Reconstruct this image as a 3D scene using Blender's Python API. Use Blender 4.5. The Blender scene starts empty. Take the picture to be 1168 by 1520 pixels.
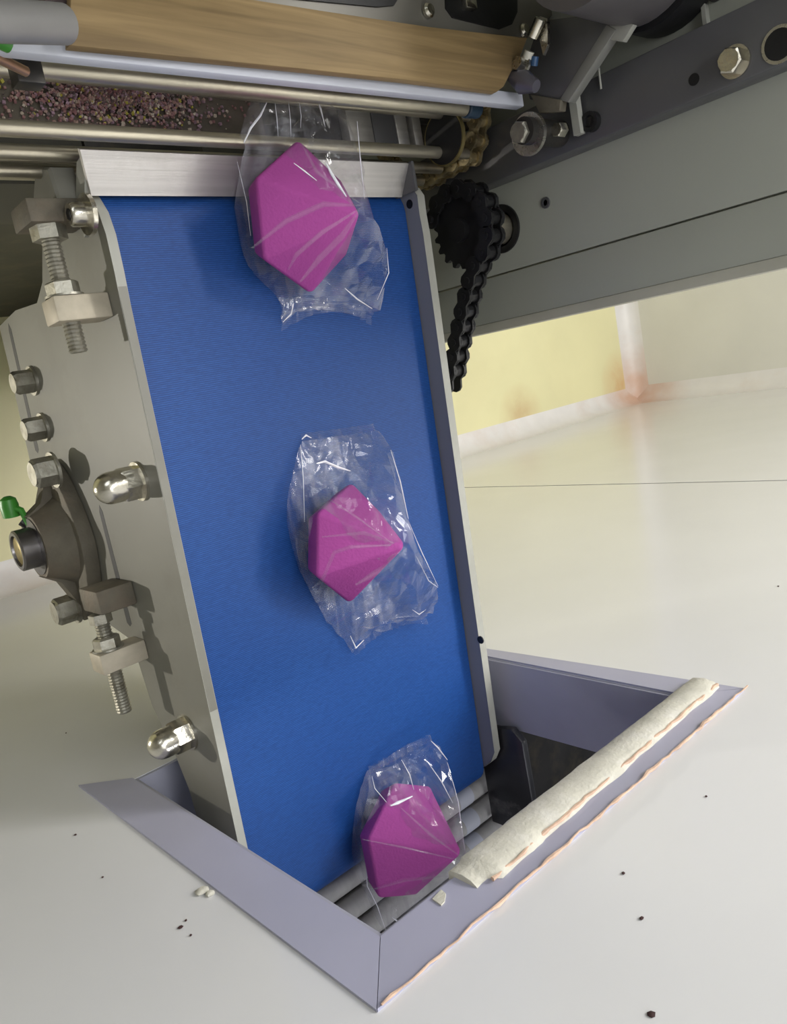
import bpy, bmesh, math, random
from mathutils import Vector, Matrix, noise
random.seed(7)
C = bpy.context.scene.collection
S = bpy.context.scene

# ---------------------------------------------------------------- camera, light, exposure
# The place is measured in units U (the camera stands one unit in front of wall_front); z is counted from the camera.
U = 0.28
CZ = 1.694                                   # camera height above the floor, metres
F = 1170.0
M = ((0.73107732, 0.18357004, -0.65713621),
     (-0.24984645, 0.96825659, -0.00747816),
     (0.6349037, 0.16965026, 0.75373475))
RIGHT = Vector((M[0][0], -M[0][1], -M[0][2]))
DOWN = Vector((M[1][0], -M[1][1], -M[1][2]))
FWD = Vector((M[2][0], -M[2][1], -M[2][2]))
cd = bpy.data.cameras.new('camera')
cd.sensor_fit = 'VERTICAL'
cd.sensor_height = 36.0
cd.lens = F / 1520.0 * 36.0
cd.clip_start = 0.01
cam = bpy.data.objects.new('camera', cd)
C.objects.link(cam)
mw = Matrix.Identity(4)
for i in range(3):
    mw[i][0] = RIGHT[i]; mw[i][1] = -DOWN[i]; mw[i][2] = -FWD[i]
mw[0][3], mw[1][3], mw[2][3] = 0.0, U, CZ
cam.matrix_world = mw
S.camera = cam

w = bpy.data.worlds.new('world')
S.world = w
w.use_nodes = True
w.node_tree.nodes['Background'].inputs[0].default_value = (0.80, 0.83, 0.9, 1)
w.node_tree.nodes['Background'].inputs[1].default_value = 0.25

def area(name, loc, target, sx, sy, power, col=(1, 1, 1)):
    l = bpy.data.lights.new(name, 'AREA')
    l.shape = 'RECTANGLE'; l.size = sx; l.size_y = sy; l.energy = power; l.color = col
    o = bpy.data.objects.new(name, l)
    o.location = loc
    d = Vector(target) - Vector(loc)
    o.rotation_euler = d.to_track_quat('-Z', 'Y').to_euler()
    C.objects.link(o)
    return o
area('ceiling_lamp', (1.55, 0.45, 2.74), (1.3, 0.45, 0), 1.2, 0.3, 19, (1.0, 0.98, 0.94))
area('ceiling_lamp', (0.15, 0.55, 2.74), (0.2, 0.5, 0), 1.2, 0.3, 9, (0.95, 0.97, 1.0))
area('ceiling_lamp', (1.3, 0.95, 2.74), (0.5, 0.2, 1.2), 0.6, 0.3, 14, (1.0, 0.98, 0.95))
area('ceiling_lamp', (2.0, 1.7, 2.74), (1.2, 0.0, 1.2), 1.4, 0.9, 15, (1.0, 0.98, 0.94))
area('ceiling_lamp', (-0.9, 1.7, 2.74), (0.1, 0.0, 1.4), 1.2, 0.5, 6, (0.88, 0.93, 1.0))
area('packing_room_lamp', (0.35, -0.62, 2.2), (0.35, -0.35, 1.0), 0.5, 0.12, 2.6, (0.97, 0.98, 1.0))
sl = bpy.data.lights.new('work_lamp', 'SPOT')
sl.energy = 26; sl.spot_size = math.radians(25); sl.spot_blend = 0.6; sl.shadow_soft_size = 0.014; sl.color = (1.0, 0.95, 0.86)
so = bpy.data.objects.new('work_lamp', sl)
so.location = (-0.62, 0.27, 0.28)
so.rotation_euler = (Vector((0.22, 0.215, 1.10)) - so.location).to_track_quat('-Z', 'Y').to_euler()
C.objects.link(so)
S.view_settings.view_transform = 'Standard'
S.view_settings.look = 'None'
S.view_settings.gamma = 1
S.view_settings.use_curve_mapping = False
S.view_settings.exposure = 0.2

# ---------------------------------------------------------------- helpers
def P(x, y, z):
    return Vector((x * U, y * U, CZ + z * U))

def on(u, v, ax, val):
    """unit coordinates of the point of the plane ax = val that was measured at (u, v)"""
    d = RIGHT * ((u - 584) / F) + DOWN * ((v - 760) / F) + FWD
    o = Vector((0, 1, 0))
    k = 'xyz'.index(ax)
    t = (val - o[k]) / d[k]
    return o + d * t

class MB:
    def __init__(s):
        s.bm = bmesh.new()
    def quad(s, pts):
        s.bm.faces.new([s.bm.verts.new(P(*p)) for p in pts])
    def box(s, x0, x1, y0, y1, z0, z1, bev=0):
        b = bmesh.new()
        bmesh.ops.create_cube(b, size=1)
        for v in b.verts:
            v.co = P((x0 + x1) / 2 + v.co.x * (x1 - x0), (y0 + y1) / 2 + v.co.y * (y1 - y0), (z0 + z1) / 2 + v.co.z * (z1 - z0))
        if bev:
            bmesh.ops.bevel(b, geom=b.edges[:], offset=bev * U, segments=2, affect='EDGES', profile=0.5)
        s.add(b)
        return s
    def add(s, b):
        me = bpy.data.meshes.new('t'); b.to_mesh(me); b.free()
        s.bm.from_mesh(me); bpy.data.meshes.remove(me)
    def prism(s, pts, off, bev=0):
        """pts: unit points of a planar polygon, off: extrusion vector in units"""
        b = bmesh.new()
        vs = [b.verts.new(P(*p)) for p in pts]
        f = b.faces.new(vs)
        r = bmesh.ops.extrude_face_region(b, geom=[f])
        for g in r['geom']:
            if isinstance(g, bmesh.types.BMVert):
                g.co += Vector(off) * U
        bmesh.ops.recalc_face_normals(b, faces=b.faces[:])
        if bev:
            bmesh.ops.bevel(b, geom=b.edges[:], offset=bev * U, segments=2, affect='EDGES', profile=0.5)
        s.add(b)
        return s
    def lathe(s, p0, d, prof, seg=24, phase=0.0):
        """prof: list of (distance along d, radius); closes both ends"""
        d = Vector(d).normalized()
        a = d.orthogonal().normalized() if abs(d.x) < 0.9 else Vector((0, 1, 0))
        a = (a - d * a.dot(d)).normalized()
        c = d.cross(a)
        p0 = Vector(p0)
        rings = []
        b = s.bm
        for (t, r) in prof:
            if r <= 1e-6:
                rings.append([b.verts.new(P(*(p0 + d * t)))])
            else:
                rings.append([b.verts.new(P(*(p0 + d * t + (a * math.cos(phase + k * 2 * math.pi / seg) + c * math.sin(phase + k * 2 * math.pi / seg)) * r))) for k in range(seg)])
        for q, r in zip(rings, rings[1:]):
            for k in range(seg):
                k2 = (k + 1) % seg
                if len(q) == 1 and len(r) == 1: continue
                if len(q) == 1: b.faces.new((q[0], r[k], r[k2]))
                elif len(r) == 1: b.faces.new((q[k], r[0], q[k2]))
                else: b.faces.new((q[k], r[k], r[k2], q[k2]))
        if len(rings[0]) > 1: b.faces.new(rings[0][::-1])
        if len(rings[-1]) > 1: b.faces.new(rings[-1])
        return s
    def cyl(s, p0, p1, r, seg=24, ch=0.0):
        p0 = Vector(p0); p1 = Vector(p1); L = (p1 - p0).length
        pr = [(0, r), (L, r)] if not ch else [(0, r - ch), (ch, r), (L - ch, r), (L, r - ch)]
        return s.lathe(p0, p1 - p0, pr, seg)
    def tube(s, pts, r, seg=10):
        pts = [Vector(p) for p in pts]
        rings = []
        n = None
        for i, p in enumerate(pts):
            t = (pts[min(i + 1, len(pts) - 1)] - pts[max(i - 1, 0)]).normalized()
            n = t.orthogonal().normalized() if n is None else (n - t * n.dot(t)).normalized()
            c = t.cross(n)
            rr = r[i] if isinstance(r, (list, tuple)) else r
            rings.append([s.bm.verts.new(P(*(p + (n * math.cos(k * 2 * math.pi / seg) + c * math.sin(k * 2 * math.pi / seg)) * rr))) for k in range(seg)])
        for q, w_ in zip(rings, rings[1:]):
            for k in range(seg):
                s.bm.faces.new((q[k], w_[k], w_[(k + 1) % seg], q[(k + 1) % seg]))
        s.bm.faces.new(rings[0][::-1]); s.bm.faces.new(rings[-1])
        return s

def auto_smooth(me, ang=35):
    for p in me.polygons: p.use_smooth = True
    try:
        me.set_sharp_from_angle(angle=math.radians(ang))
    except Exception:
        pass

def root_loc(o):
    v = Vector((0, 0, 0))
    while o is not None:
        v += o.location; o = o.parent
    return v

def obj(name, mb, mat, parent=None, smooth=35):
    bm = mb.bm if isinstance(mb, MB) else mb
    bmesh.ops.recalc_face_normals(bm, faces=bm.faces[:])
    if parent is not None:
        off = root_loc(parent)
    else:
        lo = Vector((min(v.co.x for v in bm.verts), min(v.co.y for v in bm.verts), min(v.co.z for v in bm.verts)))
        hi = Vector((max(v.co.x for v in bm.verts), max(v.co.y for v in bm.verts), 0))
        off = Vector(((lo.x + hi.x) / 2, (lo.y + hi.y) / 2, lo.z))
    for v in bm.verts: v.co -= off
    me = bpy.data.meshes.new(name)
    bm.to_mesh(me); bm.free()
    if smooth: auto_smooth(me, smooth)
    me.materials.append(mat)
    o = bpy.data.objects.new(name, me)
    C.objects.link(o)
    if parent is not None: o.parent = parent
    else: o.location = off
    return o

def tag(o, label, cat, group=None, kind=None):
    o['label'] = label; o['category'] = cat
    if group: o['group'] = group
    if kind: o['kind'] = kind
    return o

def thing(name, loc, label, cat, group=None):
    o = bpy.data.objects.new(name, None)
    o.empty_display_size = 0.05
    o.location = P(*loc)
    C.objects.link(o)
    return tag(o, label, cat, group)

def struct(name, mb, mat, parent=None, smooth=35):
    o = obj(name, mb, mat, parent, smooth)
    if parent is None: o['kind'] = 'structure'
    return o

def dup(o, offset, parent=None, name=None):
    c = o.copy(); C.objects.link(c)
    c.location = o.location + Vector(offset) * U
    if parent is not None: c.parent = parent
    return c

# ---------------------------------------------------------------- materials
def nodes(name):
    m = bpy.data.materials.new(name); m.use_nodes = True
    nt = m.node_tree
    return m, nt, nt.nodes['Principled BSDF']

def mat(name, col, rough=0.5, metal=0.0, var=0.15, scale=30.0, bump=0.0, bscale=None, spec=0.5, stretch=(1, 1, 1), dirt=None, dirt_amt=0.0, dirt_scale=12.0, rvar=0.0):
    m, nt, b = nodes(name)
    N = nt.nodes; L = nt.links
    tc = N.new('ShaderNodeTexCoord'); mp = N.new('ShaderNodeMapping')
    mp.inputs['Scale'].default_value = stretch
    L.new(tc.outputs['Object'], mp.inputs[0])
    n = N.new('ShaderNodeTexNoise'); n.inputs['Scale'].default_value = scale; n.inputs['Detail'].default_value = 5
    L.new(mp.outputs[0], n.inputs[0])
    r = N.new('ShaderNodeValToRGB')
    c0 = [max(0, c * (1 - var)) for c in col] + [1]; c1 = [min(1, c * (1 + var)) for c in col] + [1]
    r.color_ramp.elements[0].position = 0.3; r.color_ramp.elements[1].position = 0.7
    r.color_ramp.elements[0].color = c0; r.color_ramp.elements[1].color = c1
    L.new(n.outputs[0], r.inputs[0])
    out = r.outputs[0]
    if dirt is not None:
        n2 = N.new('ShaderNodeTexNoise'); n2.inputs['Scale'].default_value = dirt_scale; n2.inputs['Detail'].default_value = 8; n2.inputs['Roughness'].default_value = 0.65
        L.new(tc.outputs['Object'], n2.inputs[0])
        r2 = N.new('ShaderNodeValToRGB')
        r2.color_ramp.elements[0].position = 0.5; r2.color_ramp.elements[1].position = 0.72
        r2.color_ramp.elements[0].color = (0, 0, 0, 1); r2.color_ramp.elements[1].color = (dirt_amt,) * 3 + (1,)
        L.new(n2.outputs[0], r2.inputs[0])
        mx = N.new('ShaderNodeMix'); mx.data_type = 'RGBA'
        L.new(r2.outputs[0], mx.inputs[0]); L.new(out, mx.inputs[6]); mx.inputs[7].default_value = (*dirt, 1)
        out = mx.outputs[2]
    L.new(out, b.inputs['Base Color'])
    b.inputs['Roughness'].default_value = rough; b.inputs['Metallic'].default_value = metal
    b.inputs['Specular IOR Level'].default_value = spec
    if rvar:
        mr = N.new('ShaderNodeMapRange'); mr.inputs[3].default_value = rough - rvar; mr.inputs[4].default_value = rough + rvar
        L.new(n.outputs[0], mr.inputs[0]); L.new(mr.outputs[0], b.inputs['Roughness'])
    if bump:
        n3 = N.new('ShaderNodeTexNoise'); n3.inputs['Scale'].default_value = bscale or scale * 4; n3.inputs['Detail'].default_value = 4
        L.new(mp.outputs[0], n3.inputs[0])
        bp = N.new('ShaderNodeBump'); bp.inputs['Strength'].default_value = bump; bp.inputs['Distance'].default_value = 0.001
        L.new(n3.outputs[0], bp.inputs['Height']); L.new(bp.outputs[0], b.inputs['Normal'])
    return m

M_panel = mat('white_gloss_panel', (0.765, 0.765, 0.78), 0.17, 0, 0.02, 6, spec=0.55)
M_edge = mat('panel_core_edge', (0.40, 0.40, 0.48), 0.5, 0, 0.06, 20)
M_trim = mat('lavender_aluminium_trim', (0.42, 0.42, 0.54), 0.42, 0.0, 0.05, 10, spec=0.5)
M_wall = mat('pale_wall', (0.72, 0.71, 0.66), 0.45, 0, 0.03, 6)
M_wall2 = mat('darkened_hall_wall', (0.42, 0.41, 0.38), 0.6, 0, 0.05, 4)  # unseen walls, colour darkened to cut the light they bounce back
M_ceil = mat('white_ceiling', (0.8, 0.8, 0.8), 0.7, 0, 0.02, 6)
M_floor = mat('cream_epoxy_floor', (0.80, 0.76, 0.46), 0.4, 0, 0.06, 3, dirt=(0.62, 0.48, 0.25), dirt_amt=0.12, dirt_scale=2.0)
M_cove = mat('white_cove', (0.80, 0.78, 0.78), 0.4, 0, 0.04, 12, dirt=(0.62, 0.40, 0.28), dirt_amt=0.25, dirt_scale=5)
M_foam = mat('cream_foam', (0.62, 0.60, 0.52), 0.9, 0, 0.08, 60, bump=0.6, bscale=350, dirt=(0.8, 0.78, 0.74), dirt_amt=0.5, dirt_scale=40)
M_orange = mat('orange_residue', (0.62, 0.43, 0.32), 0.7, 0, 0.25, 90, bump=0.4)
M_grey = mat('grey_painted_steel', (0.21, 0.205, 0.175), 0.42, 0.0, 0.07, 9, bump=0.05, dirt=(0.16, 0.15, 0.12), dirt_amt=0.5, dirt_scale=14)
M_greyedge = mat('light_grey_edge', (0.36, 0.36, 0.32), 0.45, 0, 0.08, 25, dirt=(0.3, 0.29, 0.24), dirt_amt=0.5, dirt_scale=30)
M_frame = mat('machine_grey_paint', (0.315, 0.325, 0.28), 0.38, 0.0, 0.05, 5, bump=0.04)
M_bar = mat('dark_grey_bar', (0.115, 0.115, 0.12), 0.38, 0.3, 0.12, 10)
M_dark = mat('dark_machine_steel', (0.045, 0.042, 0.04), 0.45, 0.5, 0.3, 20, dirt=(0.13, 0.11, 0.07), dirt_amt=0.6, dirt_scale=25)
M_black = mat('black_oily_steel', (0.008, 0.008, 0.009), 0.5, 0.0, 0.4, 40, bump=0.2)
M_steel = mat('stainless_steel', (0.62, 0.60, 0.55), 0.28, 1.0, 0.08, 30, stretch=(1, 8, 8), rvar=0.08)
M_brush = mat('brushed_stainless', (0.62, 0.60, 0.58), 0.45, 0.85, 0.10, 40, stretch=(0.15, 6, 6), bump=0.1, dirt=(0.3, 0.28, 0.25), dirt_amt=0.4, dirt_scale=18)
M_bolt = mat('dull_zinc_bolt', (0.37, 0.355, 0.30), 0.42, 0.8, 0.18, 120, bump=0.2, dirt=(0.16, 0.14, 0.09), dirt_amt=0.7, dirt_scale=90)
M_chrome = mat('bright_chrome', (0.66, 0.63, 0.55), 0.24, 1.0, 0.15, 80, bump=0.35, bscale=220, dirt=(.25, .22, .16), dirt_amt=.5, dirt_scale=60)
M_cast = mat('olive_cast_iron', (0.135, 0.120, 0.090), 0.7, 0.2, 0.15, 60, bump=0.5, bscale=300, dirt=(0.22, 0.15, 0.10), dirt_amt=0.5, dirt_scale=20)
M_block = mat('tan_grey_block', (0.46, 0.41, 0.32), 0.6, 0.2, 0.1, 80, dirt=(0.3, 0.27, 0.2), dirt_amt=0.5, dirt_scale=30)
M_green = mat('green_plastic', (0.05, 0.26, 0.03), 0.4, 0, 0.15, 60)
M_brass = mat('brass_disc', (0.26, 0.21, 0.09), 0.4, 0.7, 0.2, 40)
M_chain = mat('oily_brown_chain', (0.46, 0.38, 0.22), 0.35, 0.8, 0.35, 90, bump=0.2, dirt=(0.06, 0.03, 0.015), dirt_amt=0.8, dirt_scale=60)
M_rod = mat('worn_steel_rod', (0.52, 0.48, 0.38), 0.35, 0.85, 0.15, 20, stretch=(1, 10, 10), dirt=(0.20, 0.13, 0.08), dirt_amt=0.6, dirt_scale=12)
M_white = mat('bluish_white_plastic', (0.60, 0.62, 0.70), 0.5, 0, 0.03, 12)
M_blue = mat('blue_fitting', (0.04, 0.10, 0.22), 0.35, 0, 0.1, 40)
M_clear = mat('pale_plastic_sleeve', (0.70, 0.68, 0.60), 0.3, 0, 0.06, 40)
M_roll = mat('grey_white_roller', (0.48, 0.47, 0.46), 0.5, 0.0, 0.10, 20, stretch=(8, 1, 1), dirt=(0.25, 0.24, 0.24), dirt_amt=0.6, dirt_scale=14)
M_tray = mat('dirty_brown_tray', (0.085, 0.072, 0.055), 0.5, 0.2, 0.3, 14, dirt=(0.20, 0.14, 0.12), dirt_amt=0.7, dirt_scale=9)
M_speck = mat('dark_speck', (0.05, 0.02, 0.02), 0.7, 0, 0.3, 60)

def grime_at(m, pt, r, col):
    # orange grime gathered round one spot of the room (its own shape, from noise)
    nt = m.node_tree; N = nt.nodes; L = nt.links
    b = N['Principled BSDF']; src = b.inputs['Base Color'].links[0].from_socket
    ge = N.new('ShaderNodeNewGeometry'); vm = N.new('ShaderNodeVectorMath'); vm.operation = 'DISTANCE'; vm.inputs[1].default_value = pt
    L.new(ge.outputs['Position'], vm.inputs[0])
    n = N.new('ShaderNodeTexNoise'); n.inputs['Scale'].default_value = 14; n.inputs['Detail'].default_value = 6
    L.new(ge.outputs['Position'], n.inputs[0])
    mr = N.new('ShaderNodeMapRange'); mr.inputs[1].default_value = r; mr.inputs[2].default_value = 0.0; mr.inputs[3].default_value = 0; mr.inputs[4].default_value = 1.5
    L.new(vm.outputs['Value'], mr.inputs[0])
    mu = N.new('ShaderNodeMath'); mu.operation = 'MULTIPLY'; mu.use_clamp = True
    L.new(mr.outputs[0], mu.inputs[0]); L.new(n.outputs[0], mu.inputs[1])
    mx = N.new('ShaderNodeMix'); mx.data_type = 'RGBA'; mx.inputs[7].default_value = (*col, 1)
    L.new(mu.outputs[0], mx.inputs[0]); L.new(src, mx.inputs[6]); L.new(mx.outputs[2], b.inputs['Base Color'])
grime_at(M_cove, (2.70, 0.04, 0.04), 0.20, (0.62, 0.34, 0.20))
grime_at(M_floor, (2.66, 0.08, 0.0), 0.14, (0.66, 0.38, 0.16))
grime_at(M_floor, (2.05, 0.06, 0.0), 0.12, (0.60, 0.42, 0.22))

def wood_mat():
    m, nt, b = nodes('plywood')
    N = nt.nodes; L = nt.links
    tc = N.new('ShaderNodeTexCoord'); mp = N.new('ShaderNodeMapping'); mp.inputs['Scale'].default_value = (2.2, 40, 40)
    L.new(tc.outputs['Object'], mp.inputs[0])
    n = N.new('ShaderNodeTexNoise'); n.inputs['Scale'].default_value = 4; n.inputs['Detail'].default_value = 7; n.inputs['Distortion'].default_value = 0.6
    L.new(mp.outputs[0], n.inputs[0])
    r = N.new('ShaderNodeValToRGB')
    e = r.color_ramp.elements
    e[0].position = 0.25; e[0].color = (0.16, 0.105, 0.045, 1); e[1].position = 0.75; e[1].color = (0.34, 0.235, 0.11, 1)
    k = e.new(0.5); k.color = (0.25, 0.17, 0.075, 1)
    L.new(n.outputs[0], r.inputs[0]); L.new(r.outputs[0], b.inputs['Base Color'])
    b.inputs['Roughness'].default_value = 0.65
    bp = N.new('ShaderNodeBump'); bp.inputs['Strength'].default_value = 0.2; bp.inputs['Distance'].default_value = 0.001
    L.new(n.outputs[0], bp.inputs['Height']); L.new(bp.outputs[0], b.inputs['Normal'])
    return m
M_wood = wood_mat()

def belt_mat():
    m, nt, b = nodes('blue_belt')
    N = nt.nodes; L = nt.links
    tc = N.new('ShaderNodeTexCoord')
    wv = N.new('ShaderNodeTexWave'); wv.bands_direction = 'Y'; wv.inputs['Scale'].default_value = 230; wv.inputs['Distortion'].default_value = 1.2; wv.inputs['Detail'].default_value = 2; wv.inputs['Detail Scale'].default_value = 3
    L.new(tc.outputs['Object'], wv.inputs[0])
    vo = N.new('ShaderNodeTexNoise'); vo.inputs['Scale'].default_value = 420; vo.inputs['Detail'].default_value = 2
    mp = N.new('ShaderNodeMapping'); mp.inputs['Scale'].default_value = (0.45, 1.4, 1)
    L.new(tc.outputs['Object'], mp.inputs[0]); L.new(mp.outputs[0], vo.inputs[0])
    big = N.new('ShaderNodeTexNoise'); big.inputs['Scale'].default_value = 7; big.inputs['Detail'].default_value = 4
    L.new(tc.outputs['Object'], big.inputs[0])
    mul = N.new('ShaderNodeMath'); mul.operation = 'MULTIPLY'
    L.new(wv.outputs['Fac'], mul.inputs[0]); L.new(vo.outputs[0], mul.inputs[1])
    r = N.new('ShaderNodeValToRGB')
    r.color_ramp.elements[0].position = 0.0; r.color_ramp.elements[0].color = (0.005, 0.042, 0.185, 1)
    r.color_ramp.elements[1].position = 0.6; r.color_ramp.elements[1].color = (0.013, 0.084, 0.32, 1)
    L.new(mul.outputs[0], r.inputs[0])
    mx = N.new('ShaderNodeMix'); mx.data_type = 'RGBA'; mx.blend_type = 'MULTIPLY'; mx.inputs[0].default_value = 0.35
    r2 = N.new('ShaderNodeValToRGB'); r2.color_ramp.elements[0].position = 0.3; r2.color_ramp.elements[1].position = 0.65
    r2.color_ramp.elements[0].color = (0.72, 0.78, 0.9, 1)
    L.new(big.outputs[0], r2.inputs[0]); L.new(r.outputs[0], mx.inputs[6]); L.new(r2.outputs[0], mx.inputs[7])
    L.new(mx.outputs[2], b.inputs['Base Color'])
    b.inputs['Roughness'].default_value = 0.5; b.inputs['Specular IOR Level'].default_value = 0.35
    bp = N.new('ShaderNodeBump'); bp.inputs['Strength'].default_value = 0.2; bp.inputs['Distance'].default_value = 0.0005
    L.new(mul.outputs[0], bp.inputs['Height']); L.new(bp.outputs[0], b.inputs['Normal'])
    return m
M_belt = belt_mat()

def film_mat():
    m = bpy.data.materials.new('clear_film'); m.use_nodes = True
    nt = m.node_tree; N = nt.nodes; L = nt.links
    N.remove(N['Principled BSDF'])
    out = N['Material Output']
    tc = N.new('ShaderNodeTexCoord')
    n1 = N.new('ShaderNodeTexNoise'); n1.inputs['Scale'].default_value = 26; n1.inputs['Detail'].default_value = 3; n1.inputs['Distortion'].default_value = 1.0
    n2 = N.new('ShaderNodeTexVoronoi'); n2.feature = 'DISTANCE_TO_EDGE'; n2.inputs['Scale'].default_value = 24
    mp = N.new('ShaderNodeMapping'); mp.inputs['Scale'].default_value = (1.3, 0.55, 1)
    L.new(tc.outputs['Object'], mp.inputs[0]); L.new(mp.outputs[0], n1.inputs[0]); L.new(mp.outputs[0], n2.inputs[0])
    ad = N.new('ShaderNodeMath'); ad.operation = 'MULTIPLY_ADD'; ad.inputs[1].default_value = 0.8
    L.new(n2.outputs[0], ad.inputs[0]); L.new(n1.outputs[0], ad.inputs[2])
    bp = N.new('ShaderNodeBump'); bp.inputs['Strength'].default_value = 0.55; bp.inputs['Distance'].default_value = 0.006
    L.new(ad.outputs[0], bp.inputs['Height'])
    lw = N.new('ShaderNodeLayerWeight'); lw.inputs['Blend'].default_value = 0.5
    L.new(bp.outputs[0], lw.inputs['Normal'])
    mr = N.new('ShaderNodeMapRange'); mr.inputs[1].default_value = 0.0; mr.inputs[2].default_value = 1.0; mr.inputs[3].default_value = 0.035; mr.inputs[4].default_value = 0.5
    pw = N.new('ShaderNodeMath'); pw.operation = 'POWER'; pw.inputs[1].default_value = 3.0
    L.new(lw.outputs['Facing'], pw.inputs[0]); L.new(pw.outputs[0], mr.inputs[0])
    tr = N.new('ShaderNodeBsdfTransparent'); tr.inputs[0].default_value = (0.975, 0.975, 0.985, 1)
    gl = N.new('ShaderNodeBsdfGlossy'); gl.inputs['Roughness'].default_value = 0.10; gl.inputs['Color'].default_value = (1, 1, 1, 1)
    L.new(bp.outputs[0], gl.inputs['Normal'])
    n4 = N.new('ShaderNodeTexNoise'); n4.inputs['Scale'].default_value = 1.0; n4.inputs['Detail'].default_value = 3
    mp4 = N.new('ShaderNodeMapping'); mp4.inputs['Scale'].default_value = (110, 16, 16); mp4.inputs['Rotation'].default_value = (0, 0, .15)
    L.new(tc.outputs['Object'], mp4.inputs[0]); L.new(mp4.outputs[0], n4.inputs[0])
    r4 = N.new('ShaderNodeMapRange'); r4.inputs[1].default_value = 0.48; r4.inputs[2].default_value = 0.75; r4.inputs[3].default_value = 0.035; r4.inputs[4].default_value = 0.24
    L.new(n4.outputs[0], r4.inputs[0])
    df = N.new('ShaderNodeBsdfDiffuse'); df.inputs[0].default_value = (0.75, 0.75, 0.82, 1)
    m1 = N.new('ShaderNodeMixShader'); m1.inputs[0].default_value = 0.045
    L.new(r4.outputs[0], m1.inputs[0])
    L.new(tr.outputs[0], m1.inputs[1]); L.new(df.outputs[0], m1.inputs[2])
    m2 = N.new('ShaderNodeMixShader')
    L.new(mr.outputs[0], m2.inputs[0]); L.new(m1.outputs[0], m2.inputs[1]); L.new(gl.outputs[0], m2.inputs[2])
    L.new(m2.outputs[0], out.inputs[0])
    return m
M_film = film_mat()

M_fold = mat('white_fold_highlight', (0.80, 0.80, 0.86), 0.15, 0, 0.1, 200, spec=0.8)  # highlights on the film folds, put into a near-white colour

def soft_fold_mat():
    m = bpy.data.materials.new('pale_fold_highlight'); m.use_nodes = True
    nt = m.node_tree; N = nt.nodes; L = nt.links
    N.remove(N['Principled BSDF'])
    tr = N.new('ShaderNodeBsdfTransparent'); df = N.new('ShaderNodeBsdfDiffuse'); df.inputs[0].default_value = (.8, .8, .86, 1)
    gl = N.new('ShaderNodeBsdfGlossy'); gl.inputs['Roughness'].default_value = .2
    a = N.new('ShaderNodeMixShader'); a.inputs[0].default_value = .05; L.new(tr.outputs[0], a.inputs[1]); L.new(df.outputs[0], a.inputs[2])
    c = N.new('ShaderNodeMixShader'); c.inputs[0].default_value = .03; L.new(a.outputs[0], c.inputs[1]); L.new(gl.outputs[0], c.inputs[2])
    L.new(c.outputs[0], N['Material Output'].inputs[0])
    return m
M_soft = soft_fold_mat()  # faint light bands on the film, put in as pale translucent tubes

def sponge_mat():
    m = mat('magenta_foam_sponge', (0.42, 0.075, 0.33), 0.75, 0, 0.05, 25, bump=0.35, bscale=500, spec=0.25)
    return m
M_sponge = sponge_mat()

# ---------------------------------------------------------------- the setting
ZF = -CZ / U                                  # floor
ZC = 1.15 / U                                 # ceiling
XR, XL, YB = 9.8, -9.0, 15.0
T = 0.243                                     # thickness of the sandwich panel wall
HX0, HX1, HZ0, HZ1 = 0.705, 1.825, -2.212, -1.10   # hole in the wall (clear size)
mb = MB(); mb.box(XL, XR + .3, -12, YB, ZF - .2, ZF)
struct('floor', mb, M_floor)
mb = MB(); mb.box(XL, XR, 0, YB, ZC, ZC + .2)
struct('ceiling', mb, M_ceil)
mb = MB()
SX = 4.53
mb.box(XL, HX0, -T, 0, ZF, ZC); mb.box(HX1, SX, -T, 0, ZF, ZC)
mb.box(HX0, HX1, -T, 0, ZF, HZ0); mb.box(HX0, HX1, -T, 0, HZ1, ZC)
wf = struct('wall_front', mb, M_panel)
mb = MB(); mb.box(SX + .022, XR, -T, 0, ZF, ZC)
obj('panel', mb, M_panel, wf)
mb = MB(); mb.box(SX, SX + .022, -T, -.03, ZF, ZC)
obj('joint', mb, M_speck, wf)
mb = MB()                                     # dark lining of the cut through the panel
mb.box(HX1 - .012, HX1, -T, -.002, HZ0, HZ1); mb.box(HX0, HX0 + .012, -T, -.002, HZ0, HZ1)
mb.box(HX0 + .012, HX1 - .012, -T, -.002, HZ0, HZ0 + .012); mb.box(HX0 + .012, HX1 - .012, -T, -.002, HZ1 - .012, HZ1)
obj('opening_lining', mb, M_edge, wf)
mb = MB(); mb.box(XR, XR + .2, 0, YB, ZF, ZC)
struct('wall_right', mb, M_wall)
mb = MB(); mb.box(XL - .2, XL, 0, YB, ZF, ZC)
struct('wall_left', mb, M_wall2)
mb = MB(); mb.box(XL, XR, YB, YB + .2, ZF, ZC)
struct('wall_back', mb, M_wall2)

def cove(name, kind):
    b = MB(); R = .22; n = 8
    pr = [(R - R * math.sin(a), R - R * math.cos(a)) for a in [i * math.pi / 2 / n for i in range(n + 1)]]
    if kind == 'front':     # along x, floor / front wall
        f = lambda t, a, c: (t, a, ZF + c); ts = (XL, XR)
    elif kind == 'right':   # along y, floor / right wall
        f = lambda t, a, c: (XR - a, t, ZF + c); ts = (0, YB)
    else:                   # along z, front wall / right wall
        f = lambda t, a, c: (XR - a, c, t); ts = (ZF, ZC)
    k = 30
    for i in range(k):
        t0 = ts[0] + (ts[1] - ts[0]) * i / k; t1 = ts[0] + (ts[1] - ts[0]) * (i + 1) / k
        for q, r in zip(pr, pr[1:]):
            b.quad([f(t0, *q), f(t1, *q), f(t1, *r), f(t0, *r)])
    bmesh.ops.remove_doubles(b.bm, verts=b.bm.verts[:], dist=1e-5)
    return struct(name, b, M_cove)
cove('baseboard_front', 'front'); cove('baseboard_right', 'right'); cove('trim_1', 'corner')

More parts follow.
